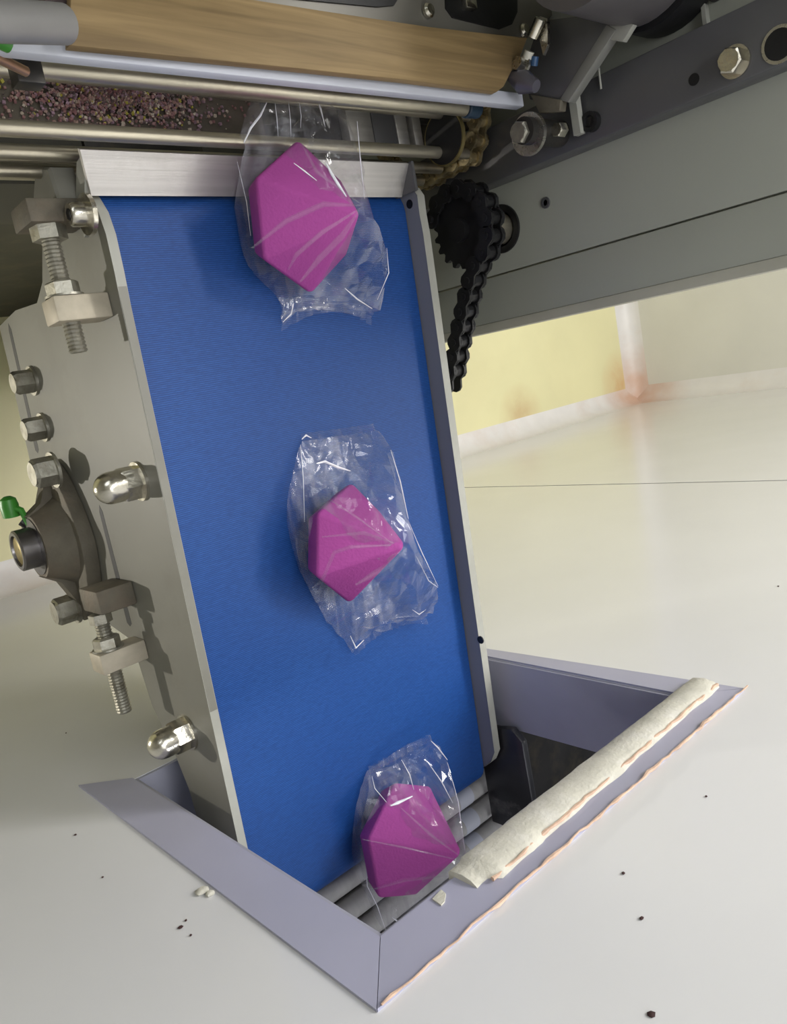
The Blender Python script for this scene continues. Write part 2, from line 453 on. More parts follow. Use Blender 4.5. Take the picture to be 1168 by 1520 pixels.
# mitred flat frame round the hole
OX0, OX1, OZ0, OZ1 = 0.590, 1.922, -2.335, -0.976
tt = (0, 0.006, 0)
mb = MB().prism([(OX0, .0, OZ1), (OX0, .0, OZ0), (HX0, 0, HZ0), (HX0, 0, HZ1)], tt)
struct('trim_2', mb, M_trim)
mb = MB().prism([(OX0 + .002, 0, OZ1), (HX0 + .002, 0, HZ1), (HX1 - .002, 0, HZ1), (OX1 - .002, 0, OZ1)], tt)
struct('trim_3', mb, M_trim)
mb = MB().prism([(OX1, 0, OZ1), (HX1, 0, HZ1), (HX1, 0, HZ0 + .02), (1.86, 0, HZ0)], tt)
struct('trim_4', mb, M_trim)
# thin orange bead of old sealant at the upper frame edge
mb = MB()
pts = [(OX0 + .01 + (OX1 - OX0) * i / 60, .008 + .003 * random.random(), OZ1 + .004 + .003 * random.uniform(-1, 1)) for i in range(61)]
mb.tube(pts, [.0018 + .003 * random.random() for _ in pts], 6)
struct('trim_5', mb, M_orange)

# foam edge protection on the upper edge of the hole
fs = thing('foam_strip', (1.39, .02, HZ1), 'long cream foam strip stuck along the edge of the wall opening', 'foam strip')
b = MB()
x0, x1 = .905, 1.90
n = 60; rings = []
prof = [(-.004, -.03), (-.016, -.02), (-.018, .010), (-.004, .022), (.030, .026), (.058, .022), (.072, .012), (.074, .0065)]
for i in range(n + 1):
    x = x0 + (x1 - x0) * i / n
    k = 1.0 - .25 * (i < 3) + .10 * noise.noise(Vector((x * 9, 0, 3)))
    ring = []
    for j, (dz, dy) in enumerate(prof):
        w_ = .006 * noise.noise(Vector((x * 22, j * 1.7, 1))) + (.010 * noise.noise(Vector((x * 30, j * 2.3, 5))) if i < 18 else 0)
        wid = 1.0 - .22 * (i / n)
        ring.append(b.bm.verts.new(P(x, max(.006, dy * k + w_ * .5) if j > 1 else dy, HZ1 - .006 + (dz * 1.22 * k * wid) + w_)))
    rings.append(ring)
for q, r in zip(rings, rings[1:]):
    for j in range(len(prof)):
        b.bm.faces.new((q[j], r[j], r[(j + 1) % len(prof)], q[(j + 1) % len(prof)]))
b.bm.faces.new(rings[0]); b.bm.faces.new(rings[-1][::-1])
obj('foam_body', b, M_foam, fs, 60)
b = MB()
pts = [(x0 + .03 + (x1 - x0 - .03) * i / 50, .014, HZ1 + .076 - .018 * i / 50 + .003 * random.uniform(-1, 1)) for i in range(51)]
b.tube(pts, [.002 + .004 * random.random() for _ in pts], 6)
o = obj('glue_residue', b, M_orange, fs); o['label'] = 'orange crumbly glue line along the foam'

# ---------------------------------------------------------------- blue belt conveyor
BZ = lambda y: -1.819 + .0497 * y
BX0, BX1 = .80, 1.736
cv = thing('belt_conveyor', (1.27, .5, BZ(.5)), 'blue belt conveyor between grey steel side plates passing through the wall opening', 'conveyor')
b = MB()
path = []
yA, yB_ = 1.46, -.36; R = .075
for i in range(61):
    y = yA + (yB_ - yA) * i / 60; path.append((y, BZ(y)))
for i in range(1, 12):
    a = math.pi / 2 + math.pi * i / 12; path.append((yB_ + R * math.cos(a), BZ(yB_) - R + R * math.sin(a)))
for i in range(31):
    y = yB_ + (yA - yB_) * i / 30; path.append((y, BZ(y) - 2 * R))
for i in range(1, 12):
    a = -math.pi / 2 + math.pi * i / 12; path.append((yA + R * math.cos(a), BZ(yA) - R + R * math.sin(a)))
cols = [[b.bm.verts.new(P(BX0 + .011 + (BX1 - BX0 - .014) * j / 6, y, z)) for j in range(7)] for (y, z) in path]
for i in range(len(cols)):
    q = cols[i]; r = cols[(i + 1) % len(cols)]
    for j in range(6): b.bm.faces.new((q[j], q[j + 1], r[j + 1], r[j]))
obj('belt', b, M_belt, cv, 60)
for (y, nm) in ((yA, 'drive_pulley'), (yB_, 'tail_pulley')):
    b = MB().cyl((BX0 + .02, y, BZ(y) - R), (BX1 - .01, y, BZ(y) - R), R - .008, 28); obj(nm, b, M_dark, cv)
# left side plate
pts = [on(300, 1240, 'x', .787), on(280, 1170, 'x', .787), on(262, 1125, 'x', .787), on(225, 1045, 'x', .787), on(195, 950, 'x', .787)]
yz = [(-.44, BZ(-.44) + .03), (-.44, -2.02)] + [(p.y, p.z) for p in pts] + [(.43, -2.30), (.50, -2.60), (.95, -2.65), (1.247, -2.61), (1.36, -2.60), (1.375, -2.42), (1.361, -2.236), (1.40, -2.16), (1.50, -2.08), (1.545, -1.96), (1.545, -1.85), (1.53, -1.79), (1.50, -1.755), (1.46, -1.728), (1.41, -1.717), (1.33, BZ(1.33) + .033)]
b = MB().prism([(.787, y, z) for y, z in yz], (.021, 0, 0))
lp = obj('side_plate', b, M_grey, cv)
b = MB()                                      # top edge of that plate in a lighter grey
for i in range(24):
    y0 = -.44 + (1.33 + .44) * i / 24; y1 = -.44 + (1.33 + .44) * (i + 1) / 24
    b.quad([(.786, y0, BZ(y0) + .0312), (.786, y1, BZ(y1) + .0312 + (.003 if i == 23 else 0)), (.809, y1, BZ(y1) + .0312 + (.003 if i == 23 else 0)), (.809, y0, BZ(y0) + .0312)])
for (a, c) in zip([(1.33, BZ(1.33) + .0342), (1.41, -1.7158), (1.46, -1.7268), (1.50, -1.7538), (1.53, -1.789), (1.5462, -1.85)], [(1.41, -1.7158), (1.46, -1.7268), (1.50, -1.7538), (1.53, -1.789), (1.5462, -1.85), (1.5462, -1.96)]):
    b.quad([(.786, *a), (.786, *c), (.809, *c), (.809, *a)])
bmesh.ops.remove_doubles(b.bm, verts=b.bm.verts[:], dist=1e-5)
obj('plate_edge', b, M_greyedge, lp, 60)
for (p, q) in (((15, 490), (55, 668)), ((150, 760), (192, 925))):   # take-up slots
    a = on(*p, 'x', .787); c = on(*q, 'x', .787)
    b = MB().prism([(.7865, a.y, a.z + .012), (.7865, a.y + .02, a.z), (.7865, a.y, a.z - .012), (.7865, c.y, c.z - .016), (.7865, c.y - .01, c.z), (.7865, c.y, c.z + .016)], (.004, 0, 0))
    obj('slot', b, M_black, lp)
# right side plate: inner face proud of the belt
def zt(y): return BZ(y) + (.058 if y < 1.0 else .058)
yz = [(-.30, zt(-.3)), (-.34, BZ(-.34) + .035), (-.37, BZ(-.37)), (-.38, -2.02), (1.50, -2.02), (1.535, -1.80), (1.53, -1.735), (1.515, -1.705), (1.49, -1.690), (1.44, zt(1.44) - .004), (1.38, zt(1.38))]
b = MB().prism([(BX1, y, z) for y, z in yz], (.027, 0, 0))
rp = obj('side_plate', b, mat('blue_grey_painted_steel', (0.235, 0.24, 0.265), 0.42, 0.0, 0.06, 9), cv)
b = MB()
ys = [-.30 + (1.38 + .30) * i / 20 for i in range(21)]
tp = [(y, zt(y) + .0012) for y in ys] + [(1.44, zt(1.44) - .0028), (1.49, -1.6885), (1.515, -1.7035), (1.5315, -1.735), (1.5365, -1.80)]
tp = [(-.381, BZ(-.38) - .1), (-.371, BZ(-.37)), (-.341, BZ(-.34) + .036)] + tp
for a, c in zip(tp, tp[1:]):
    b.quad([(BX1 - .001, *a), (BX1 - .001, *c), (BX1 + .028, *c), (BX1 + .028, *a)])
bmesh.ops.remove_doubles(b.bm, verts=b.bm.verts[:], dist=1e-5)
obj('plate_edge', b, M_greyedge, rp, 60)
for p in ((608, 303), (713, 950)):
    a = on(*p, 'x', BX1)
    b = MB().lathe((BX1 - .001, a.y, a.z), (1, 0, 0), [(0, .013), (.004, .013)], 14); obj('screw_hole', b, M_black, rp)
# cross members under the belt, tying the conveyor to the packing machine
for y in (.15, .9):
    b = MB().box(.80, BX1, y - .04, y + .04, -2.0, -1.93); obj('cross_member', b, M_dark, cv)
b = MB().box(1.1, 1.5, .85, 1.90, -2.47, -2.40); obj('support_arm', b, M_dark, cv)
b = MB().box(1.1, 1.5, .85, .92, -2.41, -1.99); obj('support_arm', b, M_dark, cv)
# transfer plate at the feeding end
A0 = (1.497, -1.733); A1 = (1.576, -1.682)
b = MB().prism([(.782, *A0), (1.716, *A0), (1.716, *A1), (.758, *A1)], (0, .006, -.010))
obj('transfer_plate', b, M_brush, cv)
b = MB().prism([(.772, 1.58, -1.690), (.772, 1.50, -1.745), (.772, 1.43, -1.775), (.772, 1.425, -1.80), (.772, 1.50, -1.80), (.772, 1.57, -1.745)], (.010, 0, 0))
obj('plate_flange', b, M_greyedge, cv)
b = MB().box(1.716, 1.726, 1.50, 1.58, -1.78, -1.672); obj('plate_flange', b, M_bar, cv)

# fasteners --------------------------------------------------------------
def hexbolt(parent, x, y, z, r=.034, h=.045, m=None, washer=True, ph=0.2, name='hex_bolt', d=(-1, 0, 0)):
    b = MB()
    if washer: b.lathe((x, y, z), d, [(0, r * 1.22), (.008, r * 1.22)], 24)
    t0 = .008 if washer else 0
    b.lathe((x, y, z), d, [(t0, r), (t0 + h * .85, r), (t0 + h, r * .86)], 6, ph)
    b.lathe((x, y, z), d, [(t0 + h * .9, r * .80), (t0 + h * 1.03, r * .80)], 18)
    return obj(name, b, m or M_bolt, parent, 30)
def capnut(parent, x, y, z, r=.040):
    b = MB()
    b.lathe((x, y, z), (-1, 0, 0), [(0, r * 1.22), (.008, r * 1.22)], 28)
    b.lathe((x, y, z), (-1, 0, 0), [(.008, r * 1.08), (.046, r * 1.08), (.052, r)], 6, .35)
    b.lathe((x, y, z), (-1, 0, 0), [(.046, r * .97), (.075, r * .97)] + [(.075 + .040 * math.sin(a), r * .97 * math.cos(a)) for a in [i * math.pi / 2 / 8 for i in range(1, 8)]] + [(.115, 0)], 24)
    return obj('cap_nut', b, M_chrome, parent, 35)
for p in ((208, 714), (280, 1086)):
    a = on(*p, 'x', .787); capnut(cv, .787, a.y, a.z)
for p in ((50, 565), (66, 634)):
    a = on(*p, 'x', .787); hexbolt(cv, .787, a.y, a.z, .035, .050)
# top clamp: button screw on the transfer plate flange, hex spacer behind it
a = on(133, 318, 'x', .772)
b = MB(); b.lathe((.772, a.y, a.z), (-1, 0, 0), [(0, .044), (.010, .044)], 24); b.lathe((.772, a.y, a.z), (-1, 0, 0), [(.010, .026), (.040, .026), (.046, .022)], 20)
sc = obj('socket_screw', b, M_chrome, cv)
b = MB().lathe((.772 - .0465, a.y, a.z), (-1, 0, 0), [(0, .013), (.0008, .013)], 6); obj('hex_socket', b, M_black, sc)
a = on(120, 305, 'x', .787)
b = MB().lathe((.787, a.y + .03, a.z - .05), (-1, 0, 0), [(0, .075), (.05, .075), (.056, .068)], 6, .2); obj('hex_spacer', b, M_grey, cv)

def stud(y0, y1, x, z, r, parent):
    b = MB(); n = int((y1 - y0) / .0085); prof = []
    for i in range(n):
        t = (y1 - y0) * i / n; prof += [(t, r * .86), (t + (y1 - y0) / n * .5, r)]
    prof.append((y1 - y0, r * .8))
    b.lathe((x, y0, z), (0, 1, 0), prof, 14)
    return obj('threaded_stud', b, M_bolt, parent, 20)
# upper take-up adjuster
def adjuster(x, z, yt, yb, yblk, ystop, nm):
    stud(yb, yt, x, z, .021, cv)
    bb = MB().box(x - .042, .787, yblk - .028, yblk + .028, z - .038, z + .042, .005); obj('adjuster_block', bb, M_block, cv)
    bb = MB().lathe((x, yblk + .0285, z), (0, 1, 0), [(0, .042), (.005, .042)], 20); bb.lathe((x, yblk + .0335, z), (0, 1, 0), [(0, .036), (.026, .036), (.030, .031)], 6, .5); obj('jam_nut', bb, M_bolt, cv, 30)
    return
adjuster(.703, -1.818, 1.44, 1.178, 1.272, 0, 'a')
b = MB().lathe((.703, 1.425, -1.818), (0, 1, 0), [(0, .038), (.032, .038)], 6, .4); obj('stud_head', b, M_bolt, cv, 30)
b = MB().box(.655, .787, 1.455, 1.505, -1.885, -1.775, .004); obj('end_block', b, M_cast, cv)
adjuster(.700, -2.118, .50, .235, .392, 0, 'b')
b = MB().lathe((.700, .495, -2.118), (0, 1, 0), [(0, .030), (.026, .030)], 6, .4); obj('stud_head', b, M_bolt, cv, 30)
b = MB().box(.685, .787, .525, .59, -2.19, -2.06, .006); obj('slider_block', b, M_cast, cv)

# flange bearing
c0 = on(112, 795, 'x', .787)
cy, cz = c0.y, c0.z
b = MB()
pts = []
L_, Wd = .245, .150
for i in range(40):
    a = i * 2 * math.pi / 40
    rr = 1 / max(1e-6, (abs(math.cos(a) / L_) ** 1.6 + abs(math.sin(a) / Wd) ** 1.6) ** (1 / 1.6))
    pts.append((.787, cy + rr * math.cos(a) - .01, cz + rr * math.sin(a) + .01))
b.prism(pts, (-.045, 0, 0), .006)
b.lathe((.745, cy, cz), (-1, 0, 0), [(0, .135), (.03, .118), (.065, .102), (.078, .096)], 36)
hs = obj('bearing_housing', b, M_cast, cv, 40)
for s_ in (1, -1):                              # web ribs on the flange
    b = MB().prism([(.742, cy + s_ * .10, cz - .02), (.742, cy + s_ * .205, cz - .02), (.705, cy + s_ * .12, cz - .02), (.66, cy + s_ * .09, cz - .02)], (0, 0, .05)); obj('rib', b, M_cast, hs)
b = MB().lathe((.67, cy, cz), (-1, 0, 0), [(0, .085), (.006, .085), (.006, .060), (.050, .060), (.054, .055), (.054, .046), (.044, .044)], 32); obj('inner_ring', b, mat('dark_bearing_ring', (0.20, 0.19, 0.19), .3, .9, .15, 30), hs)
b = MB().lathe((.67, cy, cz), (-1, 0, 0), [(0, .043), (.046, .043), (.048, .040)], 28); b.lathe((.622, cy, cz), (-1, 0, 0), [(-.002, .008), (.0008, .008)], 12); obj('shaft_end', b, M_brass, hs)
for (p, dy) in (((82, 697), 0), ((112, 900), 0)):
    a = on(*p, 'x', .742)
    hexbolt(cv, .742, a.y, a.z, .042, .055, M_bolt)
# grease nipple with its green cap on a strap
g0 = on(60, 790, 'x', .70); g1 = on(14, 752, 'x', .64)
b = MB().tube([(.70, g0.y - .03, g0.z), (.68, g0.y + .02, g0.z), (.66, g0.y + .045, g0.z - .01)], .014, 10); obj('grease_nipple', b, M_dark, hs)
b = MB()
b.lathe(g1, (0, 1, .1), [(-.03, .024), (.004, .026), (.022, .022), (.030, .010)], 18)
b.tube([g1, g1 + Vector((.02, -.015, .03)), (g1 + g0) / 2 + Vector((0, -.01, .02)), g0 + Vector((0, -.012, .02)), g0 + Vector((0, -.05, .045))], [.012, .009, .009, .011, .013], 8)
obj('grease_cap', b, M_green, hs)

# ---------------------------------------------------------------- roller conveyor beyond the wall
rc = thing('roller_conveyor', (1.2, -1.0, -2.2), 'roller conveyor with grey white rollers seen through the wall opening', 'conveyor')
b = MB().cyl((.86, -.50, -1.945), (1.86, -.50, -1.945), .036, 20, .004); b.cyl((.80, -.50, -1.945), (.86, -.50, -1.945), .012, 10); b.cyl((1.86, -.50, -1.945), (1.92, -.50, -1.945), .012, 10)
r0 = obj('roller', b, M_roll, rc)
b = MB().cyl((1.66, -.50, -1.945), (1.73, -.50, -1.945), .0375, 20, .001); bd = obj('roller_sleeve', b, M_white, r0)
for k in range(1, 14):
    c = dup(r0, (random.uniform(-.01, .01), -.098 * k, 0), rc); s2 = dup(bd, (0, 0, 0), c)
for (xa, xb) in ((.74, .80), (1.92, 1.96)):
    b = MB().box(xa, xb, -1.95, -.46, -2.06, -1.90, .006); obj('side_rail', b, M_bar, rc)
b = MB().box(.60, 3.2, -2.4, -.30, -2.34, -2.30); obj('dark_bed_plate', b, M_dark, rc)  # dark sheet widened past the rails so the opening looks dark inside
b = MB().prism([(1.775, -.25, -1.88), (1.775, -.22, -1.72), (1.775, -.26, -1.68), (1.775, -.54, -1.68), (1.775, -.62, -1.74), (1.775, -.62, -1.89)], (.028, 0, 0), .006); obj('guide_plate', b, mat('scuffed_black_guide', (0.05, .05, .055), .4, .5, .5, 18, stretch=(1, 1, .3), dirt=(.5, .48, .45), dirt_amt=.6, dirt_scale=16), rc)
for (xa, ya) in ((.77, -.6), (1.94, -.6), (.77, -1.8), (1.94, -1.8)):
    b = MB().box(xa - .03, xa + .03, ya - .03, ya + .03, ZF, -2.06); obj('leg', b, M_bar, rc)
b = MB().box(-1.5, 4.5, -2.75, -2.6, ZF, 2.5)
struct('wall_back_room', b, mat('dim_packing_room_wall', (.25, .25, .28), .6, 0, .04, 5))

# ---------------------------------------------------------------- wrapped sponges on the belt
def G(y): return max(BZ(y), min(-1.648, -1.735 + (y - 1.49) * .95))
def toward_cam(p): return (Vector((0, 1, 0)) - p).normalized()
def wrapped(idx, centre_px, R_, H_, axis2, spin, sections, folds, label):
    ex, ey = axis2
    # find the resting place: lowest facet touches the belt
    h = .15
    for _ in range(8):
        z = -1.77 + h
        for _ in range(4):
            c = on(*centre_px, 'z', z); z = BZ(c.y) + h
        t = toward_cam(c)
        r = (RIGHT - t * RIGHT.dot(t)).normalized(); d = (DOWN - t * DOWN.dot(t)).normalized()
        ax = (r * ex + d * ey + t * math.sqrt(max(0, 1 - ex * ex - ey * ey))).normalized()
        e1 = (-d - ax * (-d).dot(ax)).normalized(); e2 = e1.cross(ax)     # e1 is up in the ring
        if e2.dot(r) > 0: e2 = -e2                                         # e2 is to the left
        vs = []
        for k in range(6):
            a = math.radians(spin + 60 * k)
            vs.append(c + (e1 * math.sin(a) - e2 * math.cos(a)) * R_)
        low = []
        for k in range(6):
            a = math.radians(spin + 60 * k)
            low.append(c + (e1 * math.sin(a) - e2 * math.cos(a)) * R_ * .80 - ax * R_ * .34)
        apex = c + ax * H_
        mn = min(v.z - G(v.y) for v in vs + low + [apex])
        h += .008 - mn
    root = thing('wrapped_sponge', (c.x, c.y, BZ(c.y)), label, 'package', 'magenta sponges in clear film on the blue belt')
    bm = bmesh.new()
    V_ = [bm.verts.new(P(*v)) for v in vs]; W_ = [bm.verts.new(P(*v)) for v in low]; A_ = bm.verts.new(P(*apex))
    for k in range(6):
        k2 = (k + 1) % 6
        bm.faces.new((V_[k], V_[k2], A_)); bm.faces.new((V_[k2], V_[k], W_[k], W_[k2]))
    bm.faces.new(W_[::-1])
    bmesh.ops.recalc_face_normals(bm, faces=bm.faces[:])
    bmesh.ops.bevel(bm, geom=bm.edges[:] , offset=.0022, segments=3, affect='EDGES', profile=.5)
    obj('sponge', bm, M_sponge, root, 25)
    # film: lofted faceted pouch; sections (left px, its height over the belt, right px, its height, bulge of the upper web)
    secs = []
    for (pl, hl, pr, hr, bu) in sections:
        q = []
        for px, hh in ((pl, hl), (pr, hr)):
            z = -1.77
            for _ in range(5):
                a = on(*px, 'z', z); z = BZ(a.y) + hh
            q.append(a)
        secs.append((q[0], q[1], hl, hr, bu))
    def cr(a, b_, c_, d_, t):
        return .5 * ((2 * b_) + (-a + c_) * t + (2 * a - 5 * b_ + 4 * c_ - d_) * t * t + (-a + 3 * b_ - 3 * c_ + d_) * t ** 3)
    n = len(secs); rows = []
    NS = 4; NA = 11
    rng = random.Random(idx * 17 + 5)
    bm = bmesh.new()
    for i in range(n - 1):
        for s_ in range(NS if i < n - 2 else NS + 1):
            t = s_ / NS
            g = [secs[max(0, min(n - 1, i + k))] for k in (-1, 0, 1, 2)]
            PL = cr(*[k[0] for k in g], t); PR = cr(*[k[1] for k in g], t)
            bu = max(.004, (1 - t) * g[1][4] + t * g[2][4])
            u_ = (i + t) / (n - 1)
            endk = max(0, 1 - min(u_, 1 - u_) / .20)
            ear = (PR - PL).length * .16 * max(0, (u_ - .8) / .2) ** 2
            out = (secs[-1][0] + secs[-1][1] - secs[-3][0] - secs[-3][1]).normalized()
            row = []
            for k in range(NA + 1):
                f = k / NA
                p = PL.lerp(PR, f)
                e_ = 1 - abs(2 * f - 1) ** 2.2
                inner = 0 < s_ or 0 < i
                j_ = .011 * (1 if inner else .3)
                ple = endk * .010 * math.sin(f * 24 + idx * 2 + 1.5 * math.sin(f * 9))
                p = p + Vector((rng.uniform(-1, 1) * j_ * (1 if 0 < k < NA else .4), rng.uniform(-1, 1) * j_, bu * e_ + ple * e_ + rng.uniform(-.6, 1) * j_ * .55 * (.4 + e_)))
                p = p - out * ear * e_
                p.z = max(p.z, G(p.y) + .008)
                row.append(bm.verts.new(P(*p)))
            # lower web: hangs from the right edge down to the belt and back under the sponge
            for k in range(4, -1, -1):
                f = .02 + .94 * k / 4
                p = PL.lerp(PR, f); e_ = 1 - abs(2 * f - 1) ** 2.2
                p = p - out * ear * e_
                p.z = G(p.y) + .003 + .004 * rng.random() + (.3 * max(0, PR.z - BZ(PR.y)) if k == 4 else 0)
                row.append(bm.verts.new(P(*p)))
            rows.append(row)
    for q, r_ in zip(rows, rows[1:]):
        m_ = len(q)
        for k in range(m_): bm.faces.new((q[k], q[(k + 1) % m_], r_[(k + 1) % m_], r_[k]))
    bmesh.ops.triangulate(bm, faces=bm.faces[:])
    obj('film_wrapper', bm, M_film, root, 8)
    # crimped seals at both ends: zigzag strips of film
    for (row, nm) in ((0, 'seal'), (n - 1, 'seal')):
        a, b_ = secs[row][:2]
        o2 = secs[1 if row == 0 else n - 2]
        out = ((a + b_) / 2 - (o2[0] + o2[1]) / 2).normalized()
        earn = (b_ - a).length * .16 if row else 0
        bb = MB(); k = 26
        top = []; bot = []
        for j in range(k + 1):
            p = a.lerp(b_, j / k) - out * earn * (1 - abs(2 * j / k - 1) ** 2.2); zz = .006 * (1 if j % 2 else -1)
            q0 = p + Vector((0, 0, .006 + zz * .5)); q1 = p + out * (.026 + .006 * noise.noise(Vector((j * .7, idx, row)))) + Vector((0, 0, .012 + zz))
            top.append(bb.bm.verts.new(P(*q0))); bot.append(bb.bm.verts.new(P(*q1)))
        for j in range(k): bb.bm.faces.new((top[j], top[j + 1], bot[j + 1], bot[j]))
        obj('crimped_seal', bb, M_film, root, 10)
    for (pl_, hh, rad) in folds:                 # film folds; the light streaks along them are painted in pale
        q = []
        hq = hh if isinstance(hh, tuple) else (hh, hh)
        for ip, px in enumerate(pl_):
            hh = hq[0] + (hq[1] - hq[0]) * ip / (len(pl_) - 1)
            z = -1.77
            for _ in range(5):
                a = on(*px, 'z', z); z = BZ(a.y) + hh
            q.append(a)
        m_ = len(q)
        bb = MB().tube(q, [abs(rad) * (.35 if k in (0, m_ - 1) else 1) for k in range(m_)], 6)
        obj('film_fold_highlight', bb, M_fold if rad > 0 else M_soft, root)
    return root
wrapped(1, (452, 325), .180, .175, (.74, -.06), 92,
        [((380, 140), .11, (478, 138), .13, .02), ((360, 190), .11, (515, 178), .17, .05), ((350, 240), .05, (535, 235), .24, .06), ((362, 320), .05, (548, 300), .28, .06), ((376, 390), .04, (574, 375), .22, .06), ((414, 440), .02, (572, 430), .08, .05), ((418, 478), .012, (552, 474), .03, .015)],
        [(((536, 305), (480, 303), (425, 328), (374, 368)), (.38, .18), -.006), (((535, 309), (478, 345), (440, 378), (428, 400)), (.38, .24), -.005), (((532, 314), (508, 350), (474, 384), (446, 418)), (.38, .22), -.007), (((448, 214), (470, 255), (536, 303)), (.30, .38), -.004), (((408, 152), (411, 176), (413, 204)), .15, .0012), (((428, 148), (431, 178), (432, 206)), .15, .0012), (((444, 150), (447, 172), (446, 190)), .15, .001), (((470, 146), (476, 162), (482, 186)), .15, .0022), (((380, 141), (398, 135), (418, 146), (440, 142), (462, 150), (478, 140)), .08, .0014), (((362, 212), (372, 190), (386, 172), (396, 152)), .18, .0028), (((484, 242), (492, 258), (502, 274), (514, 292)), .34, .0035), (((436, 242), (452, 254), (470, 268)), .37, .0015), (((512, 428), (530, 444), (552, 458)), .16, .0022), (((420, 478), (432, 466), (436, 450)), .05, .002), (((530, 180), (535, 240), (541, 295)), .27, .0014), (((352, 240), (366, 300), (372, 350)), .08, .0012), (((574, 368), (577, 405), (560, 445)), .14, .0014)],
        'clear-wrapped magenta faceted sponge at the top of the belt, lying over the steel transfer plate')
wrapped(2, (520, 806), .165, .180, (.80, .04), 92,
        [((448, 655), .012, (556, 640), .04, .02), ((443, 690), .03, (585, 672), .12, .05), ((434, 760), .04, (602, 755), .24, .07), ((444, 830), .03, (620, 815), .26, .06), ((468, 890), .02, (648, 865), .16, .06), ((492, 930), .012, (645, 900), .07, .04), ((522, 964), .010, (632, 918), .03, .015)],
        [(((470, 688), (482, 685), (500, 693), (520, 699)), .17, .0036), (((448, 652), (454, 646), (462, 650)), .06, .003), (((580, 668), (594, 715), (606, 770)), .26, .0016), (((452, 775), (450, 710), (446, 660)), .06, .0014), (((608, 778), (626, 820), (650, 870)), .2, .0014), (((618, 826), (636, 862), (650, 872)), .16, .0016), (((520, 944), (528, 962), (540, 950)), .03, .0026), (((604, 814), (580, 838), (555, 852), (528, 868)), (.38, .28), -.008), (((584, 806), (540, 791), (478, 797)), (.38, .22), -.005), (((580, 809), (520, 812), (496, 820), (478, 862), (464, 872)), (.38, .16), -.005), (((484, 738), (530, 768), (582, 806)), (.28, .38), -.003), (((612, 905), (622, 912), (632, 905)), .07, .002)],
        'clear-wrapped magenta faceted sponge in the middle of the blue belt')
wrapped(3, (602, 1246), .182, .200, (.80, .18), 60,
        [((548, 1148), .02, (640, 1098), .06, .02), ((545, 1175), .04, (664, 1130), .14, .05), ((537, 1230), .05, (680, 1200), .24, .07), ((536, 1285), .05, (690, 1262), .27, .06), ((548, 1330), .03, (682, 1310), .20, .05), ((562, 1368), .02, (650, 1340), .08, .04), ((576, 1395), .012, (630, 1372), .03, .012)],
        [(((538, 1246), (600, 1258), (686, 1278)), (.22, .38), -.003), (((596, 1200), (640, 1240), (684, 1272)), (.30, .38), -.004), (((548, 1322), (600, 1306), (670, 1300)), (.12, .26), -.006), (((580, 1196), (590, 1192), (612, 1182)), .34, .0042), (((596, 1128), (608, 1150), (614, 1172)), .2, .0018), (((634, 1130), (655, 1160), (672, 1192)), .28, .0016), (((664, 1132), (680, 1190), (690, 1262)), .25, .0014), (((541, 1245), (545, 1315), (560, 1345), (574, 1385)), .05, .0014), (((582, 1362), (588, 1366), (596, 1374)), .08, .0026), (((552, 1152), (556, 1170), (578, 1196)), .1, .0014), (((640, 1100), (650, 1110), (664, 1128)), .1, .0024)],
        'clear-wrapped magenta faceted sponge at the lower belt end, over the rollers')

# ---------------------------------------------------------------- packing machine upstream
pm = thing('packing_machine', (1.3, 2.1, ZF), 'grey packing machine frame with discharge rods at the head of the blue belt', 'machine')
X0 = 2.10
# side frame: separate plates with open joints
for (ya, yb, za, zb) in ((1.255, 2.7, -3.6, -.778), (1.255, 2.7, -.770, -.25), (1.106, 1.250, -3.6, -.755), (1.106, 1.250, -.747, -.25)):
    b = MB().box(X0, X0 + .07, ya, yb, za, zb, .003); obj('frame_plate', b, M_frame, pm)
b = MB().box(X0 - .002, X0 + .08, 1.076, 1.106, -3.6, -.25, .003); obj('edge_strip', b, mat('beige_edge_strip', (.42, .41, .34), .5, 0, .06, 12), pm)
b = MB().box(X0 + .03, X0 + .5, 1.35, 2.8, ZF, -1.0); obj('frame_column', b, M_frame, pm)
b = MB().box(.30, X0 + .03, 1.90, 2.8, ZF, -2.35); obj('cabinet', b, M_dark, pm)
b = MB().box(.30, 1.0, 1.66, 1.90, -2.60, -2.20); obj('cabinet_ledge', b, mat('olive_dark_cover', (.10, .095, .075), .6, .1, .2, 10), pm)
b = MB().box(.5, 1.7, 1.80, 3.2, -.55, .6); obj('light_block', b, M_frame, pm)  # unseen block, added to keep ceiling light off the machine top
b = MB().box(.9, 1.3, 2.5, 2.8, -2.36, -.55); obj('light_block_post', b, M_frame, pm)  # carries the added light-blocking box
# mounting bar
b = MB().box(X0 - .075, X0, 1.515, 1.672, -2.6, -.25, .006); br = obj('mounting_bar', b, M_bar, pm)
XBF = X0 - .075
a = on(1092, 92, 'x', XBF); hexbolt(pm, XBF, a.y, a.z, .030, .032, M_chrome)
a = on(1157, 66, 'x', XBF)
b = MB().lathe((XBF - .002, a.y, a.z), (1, 0, 0), [(0, .040), (.004, .040)], 28); obj('counterbore', b, M_steel, br)
b = MB().lathe((XBF - .003, a.y, a.z), (1, 0, 0), [(0, .033), (.002, .031)], 28); obj('bore', b, M_black, br)
a = on(1030, 118, 'x', XBF); b = MB().lathe((XBF - .001, a.y, a.z), (1, 0, 0), [(0, .014), (.003, .014)], 18); obj('bore', b, M_black, br)
a = on(880, 181, 'x', XBF); b = MB().lathe((XBF, a.y, a.z), (-1, 0, 0), [(0, .026), (.02, .026), (.02, .016), (.012, .014)], 20); obj('socket_screw', b, M_black, pm)
